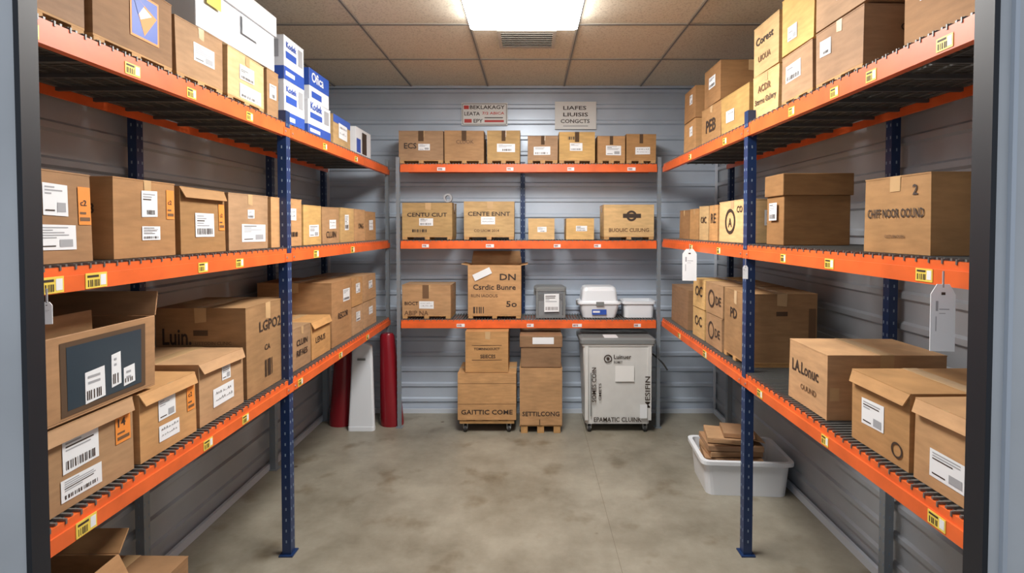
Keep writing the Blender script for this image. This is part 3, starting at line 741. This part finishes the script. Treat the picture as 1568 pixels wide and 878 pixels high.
mb.box(-.1, .0, -.16, -.06, h1+.062, h1+.066, PAPER)
for sx in (-1, 1):
    mb.box(sx*(w/2-.035)-.012, sx*(w/2-.035)+.012, -d/2-.004, -d/2+.02, h0+.03, h1-.0, PLG)
P = Panel(mb, 'F', w, d-.006, h1)
P.ring(.36, .86, .03); P.ring(.36, .86, .012, t=.99); P.text('Luinuer', .44, .86, .24); P.text('EOMIT', .44, .81, .12)
P.text('SOMES COIN', .20, .36, .40, INK, rot=True, hfrac=.06); P.text('CMETS', .27, .38, .2, INK, rot=True, hfrac=.035)
P = Panel(mb, 'F', w, d+.008, h1)
P.text('MESIFIN', .94, .3, .36, INK, rot=True, hfrac=.07, off=.001)
P.text('EPAMATIC CLUINK', .17, .13, .66, INK, off=-.012, hfrac=.055)
P.rect(.46,.6,.72,.78,CANVAS,-.004); P.rect(.80,.18,.90,.34,PAPER,.0024); P.rect(.12,.2,.135,.7,PLD,-.004)
mb.obj('wheeled_storage_bin', (fx(947), YC+.17, 0), 0, bevel=.002)
cu = bpy.data.curves.new('hose', 'CURVE'); cu.dimensions = '3D'; cu.bevel_depth = .006
sp = cu.splines.new('BEZIER'); sp.bezier_points.add(2)
for p, c in zip(sp.bezier_points, ((fx(1005)+.0, YC+.12, .56), (fx(1015)+.03, YC+.11, .49), (fx(1022)+.03, YC+.10, .44))):
    p.co = c; p.handle_left_type = p.handle_right_type = 'AUTO'
cu.materials.append(RUB); ob = bpy.data.objects.new('pull_handle', cu); COL.objects.link(ob)
ob.parent = bpy.data.objects['wheeled_storage_bin']; ob.location = (-fx(947), -(YC+.17), 0)

def bollard(x, lean):
    mb = MB(); rings = []
    for (z, r) in ((0,.088),(.02,.09),(.3,.076),(.6,.060),(.68,.055),(.70,.044)):
        rings.append([(r*math.cos(2*math.pi*i/28)+lean*z, r*.8*math.sin(2*math.pi*i/28), z) for i in range(28)])
    mb.loft(rings, REDP)
    mb.obj('red_tapered_bollard', (x, 3.98, 0), 0)
bollard(-1.45, .04); bollard(-1.058, -.05)
mb = MB()
def sect(hw, z, y): return rr(hw, .02, z, .016, cy=y)
mb.loft([sect(.098,0,0), sect(.098,.02,0), sect(.074,.60,.03), sect(.068,.63,.032), sect(.045,.64,.033)], PLW, smooth=False)
mb.box(-.03,.03,-.0,.012,.52,.535,PLD)
mb.loft([rr(.099,.026,0,.02), rr(.099,.024,.03,.02)], PLW, smooth=False)
mb.obj('white_plastic_panel', (-1.253, 3.86, 0), 0)

mb = MB(); tub(mb, .255, .19, .20, .86, PLW, r=.04, rim=.018)
zz = 0.012
mb.obj('white_plastic_tub', (1.225, 3.06, 0), -4)
mb = MB()
for i, (w_, d_, a) in enumerate(((.34,.24,3),(.32,.25,-4),(.33,.22,6),(.3,.22,2),(.32,.24,-6),(.3,.2,5),(.31,.22,0))):
    M = Matrix.Translation((0, 0, zz)) @ Matrix.Rotation(math.radians(a), 4, 'Z')
    mb.box(-w_/2, w_/2, -d_/2, d_/2, 0, .03, CARD if i % 2 else CARD2, M); zz += .036
M = Matrix.Translation((.0, .0, zz)) @ Matrix.Rotation(math.radians(-8), 4, 'Z')
mb.box(-.14, .1, -.1, .1, 0, .03, CARD, M); flap(mb, (-.14,-.1,zz+.03), (1,0,0), (0,-1,0), .2, .07, 20, CARD2); flap(mb, (.1,-.1,zz+.03), (0,1,0), (1,0,0), .2, .07, -15, CARD)
mb.box(-.05, .12, -.09, .08, .035, .06, CARD2, M)
mb.obj('flattened_cardboard_stack', (1.18, 3.06, 0), -4, bevel=.0015)

def tag(x, y, ztop, w, h, rot=0):
    mb = MB()
    pts = [(-w/2,0),(w/2,0),(w/2,h*.85),(w*.25,h),(-w*.25,h),(-w/2,h*.85)]
    n = len(pts); vs = [(a,-.001,b) for a,b in pts]+[(a,.001,b) for a,b in pts]
    mb.add(vs, [tuple(range(n)), tuple(reversed(range(n,2*n)))]+[(i,(i+n),(i+1)%n+n,(i+1)%n) for i in range(n)], PAPER)
    mb.box(-.0015,.0015,-.0015,.0015,h*.95,h+.03,GREYP)
    P = Panel(mb,'F',w,.002,h)
    P.rect(.42,.84,.58,.88,INK,.0006); P.rect(.2,.6,.3,.75,GREYP,.0006); P.rect(.2,.3,.24,.52,GREYP,.0006); P.rect(.34,.62,.75,.635,GREYP,.0006); P.rect(.34,.56,.6,.57,GREYP,.0006)
    mb.obj('hanging_tag', (x, y, ztop-h), rot)
tag(.928, 3.05, 1.38, .08, .185, -12)
tag(.958, 2.33, 1.335, .022, .06, -20)
tag(.948, 1.20, 1.372, .052, .155, -8)
tag(-1.083, 1.17, 1.335, .02, .05, 15)

# ------------------------------------------------------------------ world & camera
w = bpy.data.worlds.new('world'); sc.world = w; w.use_nodes = True
bg = w.node_tree.nodes['Background']; bg.inputs[0].default_value = (0.80, 0.88, 1.0, 1); bg.inputs[1].default_value = 0.58

cam = bpy.data.cameras.new('camera'); co = bpy.data.objects.new('camera', cam); COL.objects.link(co)
co.location = (0, 0, 1.5); co.rotation_euler = (math.radians(90-1.5), 0, 0)
cam.sensor_width = 36; cam.lens = 800/1568*36*1.003; cam.clip_start = .05
cam.shift_x = -28/1568; cam.shift_y = -(93-21-4)/1568
sc.camera = co
sc.view_settings.view_transform = 'Standard'
sc.view_settings.look = 'None'
sc.view_settings.exposure = 0
